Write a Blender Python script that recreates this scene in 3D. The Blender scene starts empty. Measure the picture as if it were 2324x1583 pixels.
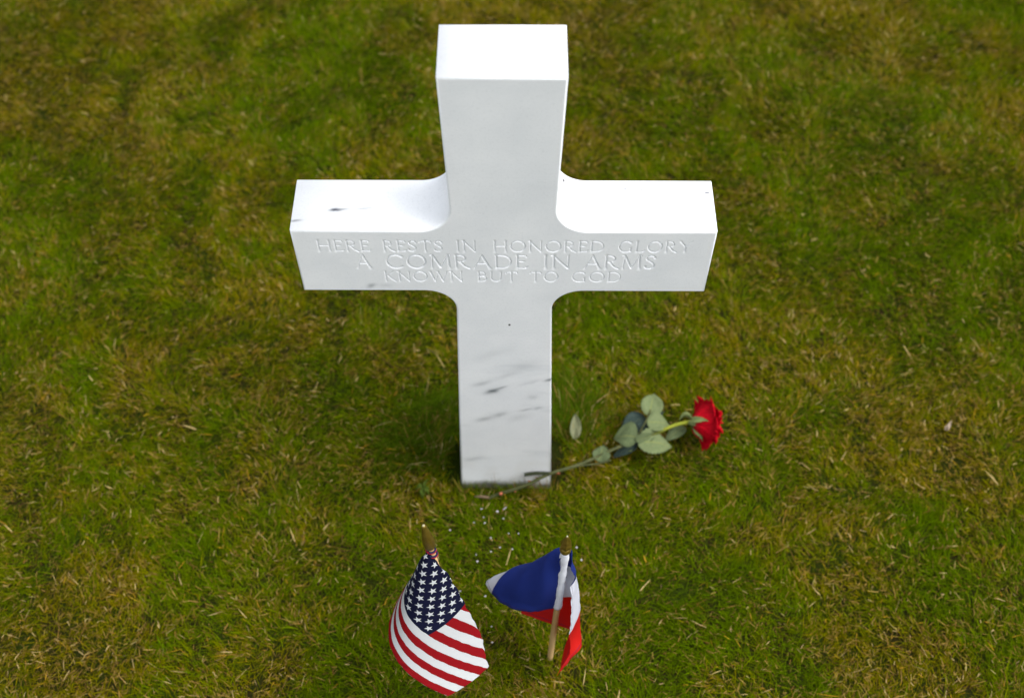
import bpy, bmesh, math, random
import numpy as np
from mathutils import Vector, Matrix
from mathutils.geometry import tessellate_polygon

random.seed(7)
RNG = np.random.default_rng(11)
SC = bpy.context.scene
COL = SC.collection
R = math.radians

# ------------------------------------------------------------------ camera
CAM = np.array([.0159, -.9842, 1.875])
PITCH, YAW, ROLL, FOCAL = .9679, -.0049, -.0004, 2625.0   # focal in pixels of a 2323 px wide frame
FW = np.array([math.sin(YAW)*math.cos(PITCH), math.cos(YAW)*math.cos(PITCH), -math.sin(PITCH)])
RT = np.array([math.cos(YAW), -math.sin(YAW), 0.0])
UP = np.cross(RT, FW)
RT, UP = RT*math.cos(ROLL)+UP*math.sin(ROLL), -RT*math.sin(ROLL)+UP*math.cos(ROLL)
cd = bpy.data.cameras.new('camera')
cam = bpy.data.objects.new('camera', cd)
COL.objects.link(cam)
cam.matrix_world = Matrix(((RT[0], UP[0], -FW[0], CAM[0]), (RT[1], UP[1], -FW[1], CAM[1]),
                           (RT[2], UP[2], -FW[2], CAM[2]), (0, 0, 0, 1)))
cd.sensor_width = 36.0
cd.lens = 36.0*FOCAL/2323.0
cd.clip_start, cd.clip_end = .02, 2000
cd.dof.use_dof = True
cd.dof.focus_distance = 1.58
cd.dof.aperture_fstop = 3.0
SC.camera = cam

# ------------------------------------------------------------------ light: bright overcast
SUN_EL, SUN_AZ = R(62), R(100)      # azimuth measured from +y towards +x
w = bpy.data.worlds.new('World'); SC.world = w; w.use_nodes = True
nt = w.node_tree; nt.nodes.clear()
sky = nt.nodes.new('ShaderNodeTexSky'); sky.sky_type = 'NISHITA'; sky.sun_disc = False
sky.sun_elevation = SUN_EL; sky.sun_rotation = SUN_AZ
sky.dust_density = 4.0; sky.air_density = 1.0
hs = nt.nodes.new('ShaderNodeHueSaturation'); hs.inputs['Saturation'].default_value = .22
bg = nt.nodes.new('ShaderNodeBackground'); bg.inputs['Strength'].default_value = .15
wo = nt.nodes.new('ShaderNodeOutputWorld')
nt.links.new(sky.outputs[0], hs.inputs['Color']); nt.links.new(hs.outputs[0], bg.inputs[0]); nt.links.new(bg.outputs[0], wo.inputs[0])
sd = bpy.data.lights.new('sun', 'SUN'); sun = bpy.data.objects.new('sun', sd); COL.objects.link(sun)
sd.energy = .75; sd.angle = R(28); sd.color = (1.0, .965, .91)
sdir = Vector((math.cos(SUN_EL)*math.sin(SUN_AZ), math.cos(SUN_EL)*math.cos(SUN_AZ), math.sin(SUN_EL)))
sun.rotation_euler = sdir.to_track_quat('Z', 'Y').to_euler()
SC.view_settings.view_transform = 'Standard'; SC.view_settings.look = 'None'
SC.view_settings.exposure = 1.05; SC.view_settings.gamma = 1.0

# ------------------------------------------------------------------ helpers
def link(o, parent=None):
    COL.objects.link(o)
    if parent is not None: o.parent = parent
    return o
def tag(o, label, cat, group=None):
    o['label'] = label; o['category'] = cat
    if group: o['group'] = group
    return o
def mesh_obj(name, verts, faces, mat, parent=None, smooth=True, uv=None):
    me = bpy.data.meshes.new(name)
    me.from_pydata([tuple(map(float, v)) for v in verts], [], [tuple(int(i) for i in f) for f in faces])
    if uv is not None:
        l = me.uv_layers.new(name='UVMap')
        vi = np.empty(len(me.loops), np.int32); me.loops.foreach_get('vertex_index', vi)
        l.data.foreach_set('uv', np.asarray(uv, np.float32)[vi].ravel())
    if smooth is True: me.polygons.foreach_set('use_smooth', np.ones(len(me.polygons), bool))
    elif smooth is not False: me.polygons.foreach_set('use_smooth', np.asarray(smooth, bool))
    me.materials.append(mat); me.update()
    o = bpy.data.objects.new(name, me)
    return link(o, parent)
def empty(name, loc):
    o = bpy.data.objects.new(name, None); o.location = loc; o.empty_display_size = .02
    COL.objects.link(o); return o
def adopt(o, root):                    # parts are modelled in world space: keep them there under their thing
    o.parent = root
    m = root
    inv = Matrix.Identity(4)
    while m is not None:
        inv = inv @ Matrix.Translation(-Vector(m.location)); m = m.parent
    o.data.transform(inv)
    return o
def ray(x, y): return FW + RT*(x-1161.5)/FOCAL - UP*(y-791.5)/FOCAL
def on_ground(x, y, z=0.0):            # point of the lawn (height z) seen at pixel x, y
    d = ray(x, y); return CAM + d*(z-CAM[2])/d[2]
def lattice_noise(x, y, scale, seed, octaves=3):
    v = np.zeros_like(x); amp = 1.0; tot = 0
    for o in range(octaves):
        rg = np.random.default_rng(seed*17+o); n = 128
        T = rg.random((n, n))
        xs = x/scale*(2**o)+37.3; ys = y/scale*(2**o)+91.7
        i = np.floor(xs).astype(int); j = np.floor(ys).astype(int); a = xs-i; b = ys-j
        a = a*a*(3-2*a); b = b*b*(3-2*b)
        f = (T[i % n, j % n]*(1-a)*(1-b)+T[(i+1) % n, j % n]*a*(1-b)+T[i % n, (j+1) % n]*(1-a)*b+T[(i+1) % n, (j+1) % n]*a*b)
        v += f*amp; tot += amp; amp *= .55
    return v/tot
class NT:
    """small wrapper to write node maths"""
    def __init__(s, name):
        s.m = bpy.data.materials.new(name); s.m.use_nodes = True; s.t = s.m.node_tree; s.t.nodes.clear()
        s.out = s.t.nodes.new('ShaderNodeOutputMaterial')
    def n(s, typ, **kw):
        k = s.t.nodes.new(typ)
        for a, b in kw.items(): setattr(k, a, b)
        return k
    def set(s, sock, v):
        if hasattr(v, 'is_linked') or isinstance(v, bpy.types.NodeSocket): s.t.links.new(v, sock)
        else:
            if isinstance(v, (tuple, list)) and sock.type == 'RGBA' and len(v) == 3: v = (*v, 1)
            sock.default_value = v
    def math(s, op, a, b=None, c=None):
        k = s.n('ShaderNodeMath', operation=op); s.set(k.inputs[0], a)
        if b is not None: s.set(k.inputs[1], b)
        if c is not None: s.set(k.inputs[2], c)
        return k.outputs[0]
    def mix(s, f, a, b, mode='MIX'):
        k = s.n('ShaderNodeMix', data_type='RGBA', blend_type=mode)
        s.set(k.inputs[0], f); s.set(k.inputs[6], a); s.set(k.inputs[7], b); return k.outputs[2]
    def noise(s, vec, scale, detail=4, rough=.55, dim='3D'):
        k = s.n('ShaderNodeTexNoise', noise_dimensions=dim)
        if vec is not None: s.t.links.new(vec, k.inputs['Vector'])
        k.inputs['Scale'].default_value = scale; k.inputs['Detail'].default_value = detail; k.inputs['Roughness'].default_value = rough
        return k.outputs['Fac']
    def mapr(s, v, a, b, c=0.0, d=1.0, smooth=False):
        k = s.n('ShaderNodeMapRange'); k.clamp = True
        if smooth: k.interpolation_type = 'SMOOTHSTEP'
        s.set(k.inputs[0], v)
        for i, q in enumerate((a, b, c, d)): k.inputs[i+1].default_value = q
        return k.outputs[0]
    def bsdf(s, color, rough=.6, spec=.3, metal=0.0, normal=None, transl=0.0, tcol=None, sss=0.0):
        p = s.n('ShaderNodeBsdfPrincipled'); s.set(p.inputs['Base Color'], color); s.set(p.inputs['Roughness'], rough)
        p.inputs['Specular IOR Level'].default_value = spec; p.inputs['Metallic'].default_value = metal
        if sss:
            p.inputs['Subsurface Weight'].default_value = sss; p.inputs['Subsurface Radius'].default_value = (1, .9, .8); p.inputs['Subsurface Scale'].default_value = .004
        if normal is not None: s.t.links.new(normal, p.inputs['Normal'])
        o = p.outputs[0]
        if transl:
            t = s.n('ShaderNodeBsdfTranslucent'); s.set(t.inputs[0], tcol if tcol is not None else color)
            mx = s.n('ShaderNodeMixShader'); mx.inputs[0].default_value = transl
            s.t.links.new(o, mx.inputs[1]); s.t.links.new(t.outputs[0], mx.inputs[2]); o = mx.outputs[0]
        s.t.links.new(o, s.out.inputs[0]); return s.m
    def bump(s, h, strength=.3, dist=.001):
        k = s.n('ShaderNodeBump'); k.inputs['Strength'].default_value = strength; k.inputs['Distance'].default_value = dist
        s.t.links.new(h, k.inputs['Height']); return k.outputs[0]
    def coord(s, which='Object'): return s.n('ShaderNodeTexCoord').outputs[which]
def tube(path, radii, seg=10, caps=True):
    P = np.asarray(path, float); n = len(P)
    if np.isscalar(radii): radii = [radii]*n
    T = np.gradient(P, axis=0); T /= np.linalg.norm(T, axis=1)[:, None]
    a = np.cross(T[0], [0, 0, 1.0]);
    if np.linalg.norm(a) < 1e-3: a = np.array([1.0, 0, 0])
    a /= np.linalg.norm(a); V = []; F = []
    for i in range(n):
        a = a-T[i]*(a@T[i]); a /= np.linalg.norm(a); b = np.cross(T[i], a)
        for k in range(seg):
            t = 2*math.pi*k/seg; V.append(P[i]+radii[i]*(math.cos(t)*a+math.sin(t)*b))
    for i in range(n-1):
        for k in range(seg):
            F.append((i*seg+k, i*seg+(k+1) % seg, (i+1)*seg+(k+1) % seg, (i+1)*seg+k))
    if caps: F.append(tuple(range(seg))[::-1]); F.append(tuple((n-1)*seg+k for k in range(seg)))
    return V, F
def spline(pts, n):
    P = np.asarray(pts, float); m = len(P)
    t = np.linspace(0, m-1, n); out = []
    for s in t:
        i = min(int(s), m-2); f = s-i
        p0, p1, p2, p3 = P[max(i-1, 0)], P[i], P[i+1], P[min(i+2, m-1)]
        out.append(.5*(2*p1+(p2-p0)*f+(2*p0-5*p1+4*p2-p3)*f*f+(3*p1-p0-3*p2+p3)*f**3))
    return np.array(out)
def upsample(G, k):
    def up1(A):
        n = A.shape[0]; E = np.concatenate([2*A[:1]-A[1:2], A, 2*A[-1:]-A[-2:-1]])
        s = np.linspace(0, n-1, (n-1)*k+1); i = np.minimum(s.astype(int), n-2); f = (s-i).reshape(-1, *([1]*(A.ndim-1)))
        p0, p1, p2, p3 = E[i], E[i+1], E[i+2], E[i+3]
        return .5*(2*p1+(p2-p0)*f+(2*p0-5*p1+4*p2-p3)*f*f+(3*p1-p0-3*p2+p3)*f**3)
    return np.swapaxes(up1(np.swapaxes(up1(G), 0, 1)), 0, 1)

# ------------------------------------------------------------------ ground
def lawn_fields(x, y):
    """what grows where: share of dry straw, lushness, both 0..1"""
    big = lattice_noise(x, y, .42, 3, 4); mid = lattice_noise(x, y, .13, 5, 3); fine = lattice_noise(x, y, .035, 8, 2)
    straw = np.clip(.5+0.75*(big-.5)+0.95*(mid-.5)+.8*(fine-.5), 0, 1)
    lush = np.clip(.5+1.6*(lattice_noise(x, y, .3, 21, 3)-.5)+1.2*(.5-straw), 0, 1)
    return straw, lush
g = NT('soil_under_grass'); co = g.coord('Object')
n1 = g.noise(co, 9, 6); n2 = g.noise(co, 120, 5); n3 = g.noise(co, 1.6, 4)
c1 = g.mix(g.mapr(n2, .35, .7), (.012, .016, .003), (.028, .018, .007))
c2 = g.mix(g.mapr(n1, .4, .62), c1, (.018, .028, .003))
far = g.mix(g.mapr(n3, .35, .65), (.055, .075, .008), (.10, .085, .025))
geo = g.n('ShaderNodeNewGeometry'); ln = g.n('ShaderNodeVectorMath', operation='LENGTH'); g.t.links.new(geo.outputs['Position'], ln.inputs[0])
colr = g.mix(g.mapr(ln.outputs['Value'], 2.5, 4.0), c2, far)
SOIL = g.bsdf(colr, 1.0, .0, normal=g.bump(n2, .8, .01))
S = 400.0; ex = [-S, -40, -6, 6, 40, S]
gv = [(a, b, 0) for b in ex for a in ex]; gf = [(j*6+i, j*6+i+1, (j+1)*6+i+1, (j+1)*6+i) for j in range(5) for i in range(5)]
go = mesh_obj('ground', gv, gf, SOIL, smooth=False); go['kind'] = 'structure'

# ------------------------------------------------------------------ marble cross
def blob(m, co, cx, cy, rx, ry, ang, axes=('X', 'Z')):
    """soft elliptical mark of its own shape on the stone: returns 0..1"""
    sp = m.n('ShaderNodeSeparateXYZ'); m.t.links.new(co, sp.inputs[0])
    x = m.math('SUBTRACT', sp.outputs[axes[0]], cx); y = m.math('SUBTRACT', sp.outputs[axes[1]], cy)
    c, s = math.cos(ang), math.sin(ang)
    a = m.math('DIVIDE', m.math('MULTIPLY_ADD', x, c, m.math('MULTIPLY', y, s)), rx)
    b = m.math('DIVIDE', m.math('MULTIPLY_ADD', y, c, m.math('MULTIPLY', x, -s)), ry)
    d = m.math('ADD', m.math('MULTIPLY', a, a), m.math('MULTIPLY', b, b))
    return m.math('POWER', 2.718, m.math('MULTIPLY', d, -1.2))
def marble():
    m = NT('white_marble'); co = m.coord('Object')
    # warped coordinates let the marks fray
    wn = m.n('ShaderNodeTexNoise'); m.t.links.new(co, wn.inputs['Vector']); wn.inputs['Scale'].default_value = 55; wn.inputs['Detail'].default_value = 5
    off = m.n('ShaderNodeVectorMath', operation='MULTIPLY_ADD'); m.t.links.new(wn.outputs['Color'], off.inputs[0])
    off.inputs[1].default_value = (.008, .008, .008); 
    sh = m.n('ShaderNodeVectorMath', operation='ADD'); m.t.links.new(co, sh.inputs[0]); sh.inputs[1].default_value = (-.004, -.004, -.004)
    m.t.links.new(sh.outputs[0], off.inputs[2]); wc = off.outputs[0]
    mp = m.n('ShaderNodeMapping'); m.t.links.new(co, mp.inputs[0]); mp.inputs['Rotation'].default_value = (0, R(32), 0); mp.inputs['Scale'].default_value = (7, 9, 26)
    vein = m.noise(mp.outputs[0], 1.0, 6, .6)
    cloud = m.noise(co, 11, 4, .55); grain = m.noise(co, 900, 3, .6); grain2 = m.noise(co, 260, 4, .6)
    sp = m.n('ShaderNodeSeparateXYZ'); m.t.links.new(co, sp.inputs[0])
    low = m.mapr(sp.outputs['Z'], .50, .36, 0, 1, True)
    base = m.mix(m.mapr(cloud, .35, .68), (.815, .835, .85), (.74, .765, .785))
    base = m.mix(m.math('MULTIPLY', m.mapr(vein, .52, .74, 0, 1, True), m.math('MULTIPLY_ADD', low, .32, .10)), base, (.50, .54, .57))
    base = m.mix(m.math('MULTIPLY', m.mapr(grain2, .52, .70), .22), base, (.55, .57, .58))
    base = m.mix(m.math('MULTIPLY', m.mapr(grain, .56, .70), .5), base, (.95, .95, .95))
    K = R(27)
    marks = [(-.0194, .3278, .0125, .0052, K, .80), (-.0194, .3278, .020, .010, K, .16), (-.0060, .3375, .010, .003, K, .45), (-.036, .3495, .017, .006, K, .30), (.0700, .3600, .008, .0042, K*.8, .75),
             (-.034, .2425, .015, .006, K, .34), (-.0085, .2560, .012, .0055, K, .32), (-.02, .249, .032, .012, K, .10), (.034, .2720, .014, .004, K*.7, .34), (.0535, .276, .008, .0035, K, .32),
             (.044, .3104, .010, .008, K, .22), (.021, .247, .022, .011, K, .16), (-.056, .107, .018, .006, K, .20), (.003, .372, .02, .006, K, .16), (.04, .353, .02, .004, K, .16),
             (-.1847, .5995, .0075, .0045, K, .45), (-.1640, .6005, .010, .004, 0, .15), (-.02, .43, .03, .01, K, .10), (.03, .40, .03, .012, K, .12)]
    front = m.mapr(sp.outputs['Y'], .012, .004)
    for x, z, rx, rz, a, s in marks:
        base = m.mix(m.math('MULTIPLY', m.math('MULTIPLY', blob(m, wc, x, z, rx, rz, a), s), front), base, (.035, .055, .065))
    dot = m.mapr(blob(m, co, .0074, .5071, .0017, .0022, 0), .25, .4)
    base = m.mix(m.math('MULTIPLY', dot, front), base, (.012, .012, .012))
    # marks on top of the arms
    nrm = m.n('ShaderNodeNewGeometry'); sn = m.n('ShaderNodeSeparateXYZ'); m.t.links.new(nrm.outputs['Normal'], sn.inputs[0])
    up = m.mapr(sn.outputs['Z'], .45, .7)
    for x, y, rx, ry, s in [(-.2244, .0367, .0075, .0030, .95), (-.217, .0375, .013, .0022, .5), (-.2745, .0172, .0085, .0022, .6), (.1636, .0762, .006, .0022, .7), (.2727, .0692, .005, .0022, .9),
                            (.1171, .0815, .009, .0035, .45), (.1839, .0727, .003, .002, .7), (.146, .059, .004, .0015, .45), (-.1852, .04, .013, .002, .35), (.1257, .048, .014, .003, .25)]:
        base = m.mix(m.math('MULTIPLY', m.math('MULTIPLY', blob(m, wc, x, y, rx, ry, .12, ('X', 'Y')), s), up), base, (.03, .035, .06))
    base = m.mix(m.math('MULTIPLY', m.mapr(blob(m, co, .0795, .0769, .0018, .0034, -.3, ('X', 'Y')), .3, .45), up), base, (.01, .008, .012))
    # earth splashed on the foot of the stone
    foot = m.math('MULTIPLY', m.mapr(m.math('ADD', sp.outputs['Z'], m.math('MULTIPLY', m.math('SUBTRACT', m.noise(co, 30, 5), .5), .035)), .033, .010, 0, 1, True), .85)
    base = m.mix(foot, base, (.030, .028, .020))
    base = m.mix(m.math('MULTIPLY', m.mapr(m.noise(co, 14, 4), .45, .7), m.mapr(sp.outputs['Z'], .14, .03, 0, .35)), base, (.50, .45, .34))
    return m.bsdf(base, m.mapr(grain, .3, .7, .42, .6), .3, normal=m.bump(grain2, .10, .001))
MARBLE = marble()
ZT, TH, ZA1, ZA0, AL, WT, WB, RF = .9791, .0918, .7154, .5874, .28, .0743, .0815, .043
def half_w(z):
    return float(np.interp(z, [-.1, 0, .545, ZA0-RF+.03, ZA1+RF, ZT], [WB+.002, WB, .0680, .0680, .0688, WT]))
def outline():
    P = []
    def arc(cx, cz, a0, a1, n=18, r=RF, sx=1.0):
        for k in range(n+1):
            a = R(a0+(a1-a0)*k/n); P.append((cx+sx*r*math.cos(a), cz+r*math.sin(a)))
    P.append((half_w(-.1), -.1)); P.append((half_w(.25), .25))
    z = ZA0-RF; arc(half_w(z)+RF, z, 180, 90)
    P += [(AL, ZA0), (AL, ZA1)]
    z = ZA1+RF; arc(half_w(z)+RF, z, 270, 180)
    P.append((WT, ZT))
    return P+[(-x, z) for x, z in P[::-1]]
def cross_mesh(panel):
    O = np.array(outline()); n = len(O)
    nx = np.roll(O, -1, 0)-O; nx /= np.linalg.norm(nx, axis=1)[:, None]
    nrm = np.stack([nx[:, 1], -nx[:, 0]], 1)
    m = np.roll(nrm, 1, 0)+nrm; m /= (m*nrm).sum(1)[:, None]
    m[0] = nrm[0]; m[-1] = nrm[-2]              # sole stays straight in the earth
    def inset(d): return O-m*d
    V = []; F = []; S = []
    b = .0026
    prof = [(b*(1-math.cos(R(90)*0)), 0)]
    rings = []
    for k in range(5):                          # rounded arris in front
        a = R(90)*k/4; rings.append((b*(1-math.sin(a)), b*(1-math.cos(a))))
    for k in range(5):
        a = R(90)*(4-k)/4; rings.append((b*(1-math.sin(a)), TH-b*(1-math.cos(a))))
    for d, y in rings:
        q = inset(d); V += [(x, y, z) for x, z in q]
    for r in range(len(rings)-1):
        for i in range(n):
            j = (i+1) % n
            F.append((r*n+i, r*n+j, (r+1)*n+j, (r+1)*n+i)); S.append(False if r == 4 and False else True)
    q0 = inset(b); o = len(V)
    V += [(x, 0, z) for x, z in q0]
    x0, x1, z0, z1 = panel
    hole = [(x0, z0), (x1, z0), (x1, z1), (x0, z1)]
    V += [(x, 0, z) for x, z in hole]
    tri = tessellate_polygon([[Vector((x, z, 0)) for x, z in q0], [Vector((x, z, 0)) for x, z in hole]])
    for t in tri: F.append(tuple(o+i for i in t)); S.append(False)
    o = len(V); q1 = inset(b); V += [(x, TH, z) for x, z in q1]
    for t in tessellate_polygon([[Vector((x, z, 0)) for x, z in q1]]): F.append(tuple(o+i for i in t)); S.append(False)
    return V, F, S
# -- incised Roman capitals: strokes (points, half width, serif at start, serif at end), cap height 1
def arcp(cx, cy, rx, ry, a0, a1, n=22):
    return [(cx+rx*math.cos(R(a0+(a1-a0)*k/n)), cy+ry*math.sin(R(a0+(a1-a0)*k/n))) for k in range(n+1)]
TK, TN = .070, .050
def stem(x, h=1.0): return ([(x, 0), (x, h)], TK, 1, 1)
GL = {
 'H': (.86, [stem(.10), stem(.76), ([(.10, .52), (.76, .52)], TN, 0, 0)]),
 'E': (.58, [stem(.10), ([(.10, .96), (.50, .96), (.54, .86)], TN, 0, 2), ([(.10, .53), (.43, .53)], TN, 0, 1), ([(.10, .04), (.53, .04), (.60, .16)], TN, 0, 2)]),
 'R': (.74, [stem(.10), (arcp(.28, .73, .26, .23, 90, -90), TN+.01, 0, 0), ([(.10, .96), (.28, .96)], TN, 0, 0), ([(.10, .50), (.28, .50)], TN, 0, 0), ([(.30, .48), (.52, .15), (.74, .01)], TK, 0, 0)]),
 'S': (.56, [([(.50, .80), (.47, .91), (.34, .965), (.20, .95), (.09, .85), (.10, .70), (.24, .57), (.40, .46), (.49, .33), (.48, .17), (.36, .05), (.20, .03), (.07, .10), (.04, .22)], TK-.008, 2, 2)]),
 'T': (.80, [stem(.40), ([(.05, .84), (.08, .96), (.40, .96), (.72, .96), (.75, .84)], TN, 2, 2)]),
 'I': (.24, [stem(.12)]),
 'N': (.88, [stem(.12), ([(.08, .98), (.78, .02)], TK, 0, 0), ([(.78, 0), (.78, 1)], TN, 0, 1), ([(.00, .97), (.10, .97)], TN, 0, 0)]),
 'O': (1.0, [(arcp(.50, .50, .43, .48, 0, 360, 44), TK, 0, 0)]),
 'D': (.88, [stem(.10), ([(.10, .96), (.34, .96)]+arcp(.36, .50, .44, .46, 90, -90)+[(.10, .04)], TK-.012, 0, 0)]),
 'G': (.94, [(arcp(.50, .50, .43, .48, 48, 300, 34)+[(.80, .12)], TK, 2, 0), ([(.80, .06), (.80, .42)], TK, 0, 1)]),
 'L': (.60, [stem(.10), ([(.10, .04), (.54, .04), (.61, .17)], TN, 0, 2)]),
 'Y': (.84, [([(.06, 1), (.42, .50)], TK, 1, 0), ([(.78, 1), (.42, .50)], TN, 1, 0), ([(.42, 0), (.42, .50)], TK, 1, 0)]),
 'A': (.94, [([(.08, 0), (.46, .99)], TN, 1, 0), ([(.86, 0), (.46, .99)], TK, 1, 0), ([(.24, .36), (.70, .36)], TN, 0, 0)]),
 'C': (.86, [(arcp(.50, .50, .43, .48, 46, 312, 36), TK, 2, 2)]),
 'M': (1.06, [([(.10, 0), (.16, 1)], TN, 1, 0), ([(.15, .99), (.53, .08)], TK, 0, 0), ([(.90, .99), (.53, .08)], TN, 0, 0), ([(.96, 0), (.90, 1)], TK, 1, 0), ([(.05, .97), (.16, .97)], TN, 0, 0), ([(.90, .97), (1.0, .97)], TN, 0, 0)]),
 'K': (.76, [stem(.10), ([(.12, .46), (.62, 1)], TN, 0, 1), ([(.26, .60), (.50, .22), (.76, .01)], TK, 0, 0)]),
 'W': (1.22, [([(.06, 1), (.36, .02)], TK, 1, 0), ([(.62, .98), (.36, .02)], TN, 0, 0), ([(.58, 1), (.88, .02)], TK, 1, 0), ([(1.16, 1), (.88, .02)], TN, 1, 0)]),
 'B': (.62, [stem(.10), ([(.10, .96), (.26, .96)]+arcp(.28, .755, .20, .205, 90, -90)+[(.10, .55)], TN+.01, 0, 0), ([(.10, .55), (.28, .55)]+arcp(.30, .295, .26, .255, 90, -90)+[(.10, .04)], TN+.012, 0, 0)]),
 'U': (.82, [([(.12, 1), (.12, .34)]+arcp(.41, .34, .29, .31, 180, 360)+[(.70, 1)], TK-.01, 1, 1)]),
}
LINES = [(.6966, .6737, [('HERE', -.2486, -.1781), ('RESTS', -.1610, -.0812), ('IN', -.0634, -.0363), ('HONORED', -.0139, .1342), ('GLORY', .1525, .2508)]),
         (.6671, .6379, [('A', -.2008, -.1795), ('COMRADE', -.1598, .0318), ('IN', .0532, .0902), ('ARMS', .1076, .2054)]),
         (.6311, .6091, [('KNOWN', -.1644, -.0563), ('BUT', -.0366, .0193), ('TO', .0351, .0752), ('GOD', .0929, .1616)])]
PX0, PX1, PZ0, PZ1, ST = -.262, .262, .600, .706, .0005
def carve():
    nx = int(round((PX1-PX0)/ST))+1; nz = int(round((PZ1-PZ0)/ST))+1
    xs = np.linspace(PX0, PX1, nx); zs = np.linspace(PZ0, PZ1, nz)
    D = np.zeros((nz, nx)); owner = np.zeros((nz, nx), int)
    def segs(pts, hw, s0, s1, ox, oz, sx, h, li):
        P = np.array([(ox+x*sx*h, oz+y*h) for x, y in pts]); L = np.linalg.norm(np.diff(P, axis=0), axis=1); cum = np.r_[0, np.cumsum(L)]; tot = cum[-1]
        W = hw*h; pad = W*2.4
        i0 = max(int((P[:, 0].min()-pad-PX0)/ST), 0); i1 = min(int((P[:, 0].max()+pad-PX0)/ST)+2, nx)
        j0 = max(int((P[:, 1].min()-pad-PZ0)/ST), 0); j1 = min(int((P[:, 1].max()+pad-PZ0)/ST)+2, nz)
        X, Z = np.meshgrid(xs[i0:i1], zs[j0:j1]); best = np.full(X.shape, 1e9); tt = np.zeros(X.shape)
        for k in range(len(L)):
            d = P[k+1]-P[k]; l = max(L[k], 1e-9)
            t = np.clip(((X-P[k, 0])*d[0]+(Z-P[k, 1])*d[1])/l/l, 0, 1)
            q = np.hypot(X-P[k, 0]-t*d[0], Z-P[k, 1]-t*d[1]); mm = q < best
            best[mm] = q[mm]; tt[mm] = (cum[k]+t*l)[mm]
        hwt = np.full(X.shape, W); dep = np.full(X.shape, W*1.15)
        f = .17*h
        for flag, dist in ((s0, tt), (s1, tot-tt)):
            if flag:
                e = np.clip(1-dist/f, 0, 1)**1.6
                hwt = hwt+e*W*(1.1 if flag == 1 else .35); dep = dep*(1-.72*e if flag == 1 else 1-.2*e)
        v = dep*np.clip(1-best/hwt, 0, 1)**1.5
        sub = D[j0:j1, i0:i1]; m = v > sub; sub[m] = v[m]; owner[j0:j1, i0:i1][m] = li
    for li, (zt, zb, words) in enumerate(LINES, 1):
        h = zt-zb
        for word, xa, xb in words:
            gap = .14; nat = sum(GL[c][0] for c in word)+gap*(len(word)-1)
            sx = (xb-xa)/h/nat; x = xa
            if len(word) == 1: sx = min(sx, 1.0)
            for c in word:
                wd, st = GL[c]
                for pts, hw, s0, s1 in st: segs(pts, hw, s0, s1, x, zb, sx, h, li)
                x += (wd+gap)*sx*h
    # soften the arris of the cut a little, as worn stone
    for _ in range(1):
        E = np.pad(D, 1, mode='edge'); D2 = (E[1:-1, 1:-1]*4+E[:-2, 1:-1]+E[2:, 1:-1]+E[1:-1, :-2]+E[1:-1, 2:])/8
        D = np.where(owner > 0, D2, D)
    D[0] = D[-1] = 0; D[:, 0] = D[:, -1] = 0
    return xs, zs, D, owner
xs, zs, DEP, OWN = carve()
nz, nx = DEP.shape
XX, ZZ = np.meshgrid(xs, zs)
pv = np.stack([XX, DEP, ZZ], -1).reshape(-1, 3)
ii = np.arange(nz*nx).reshape(nz, nx)
quads = np.stack([ii[:-1, :-1], ii[:-1, 1:], ii[1:, 1:], ii[1:, :-1]], -1).reshape(-1, 4)
# each line of the inscription is one connected strip of the carved face
OWN[:] = 0
for li, (zt, zb, words) in enumerate(LINES, 1):
    pad = .0018 if li != 2 else .0012
    OWN[(ZZ > zb-pad) & (ZZ < zt+pad) & (XX > words[0][1]-.006) & (XX < words[-1][2]+.006)] = li
qo = np.stack([OWN[:-1, :-1], OWN[:-1, 1:], OWN[1:, 1:], OWN[1:, :-1]], -1).reshape(-1, 4).max(1)
root = empty('grave_cross', (0, .045, 0))
tag(root, 'white marble cross gravestone with an incised inscription, standing in the lawn', 'gravestone')
V, F, SM = cross_mesh((PX0, PX1, PZ0, PZ1))
plain = quads[qo == 0]
use, inv = np.unique(plain, return_inverse=True)
o0 = len(V)
body = mesh_obj('cross_body', list(V)+list(pv[use]), list(F)+[tuple(q) for q in (inv.reshape(-1, 4)+o0)], MARBLE, smooth=SM+[False]*len(plain))
body.parent = root; body.matrix_parent_inverse = Matrix.Translation((0, -.045, 0))
bm = bmesh.new(); bm.from_mesh(body.data); bmesh.ops.recalc_face_normals(bm, faces=bm.faces[:]); bm.to_mesh(body.data); bm.free()
for li in (1, 2, 3):
    q = quads[qo == li]; use, inv = np.unique(q, return_inverse=True)
    t = mesh_obj('inscription_line', pv[use], inv.reshape(-1, 4), MARBLE, smooth=False)
    t.parent = root; t.matrix_parent_inverse = Matrix.Translation((0, -.045, 0))
    t['label'] = ['top line of the incised inscription in small capitals', 'middle line of the incised inscription in larger capitals', 'bottom line of the incised inscription in small capitals'][li-1]

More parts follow.
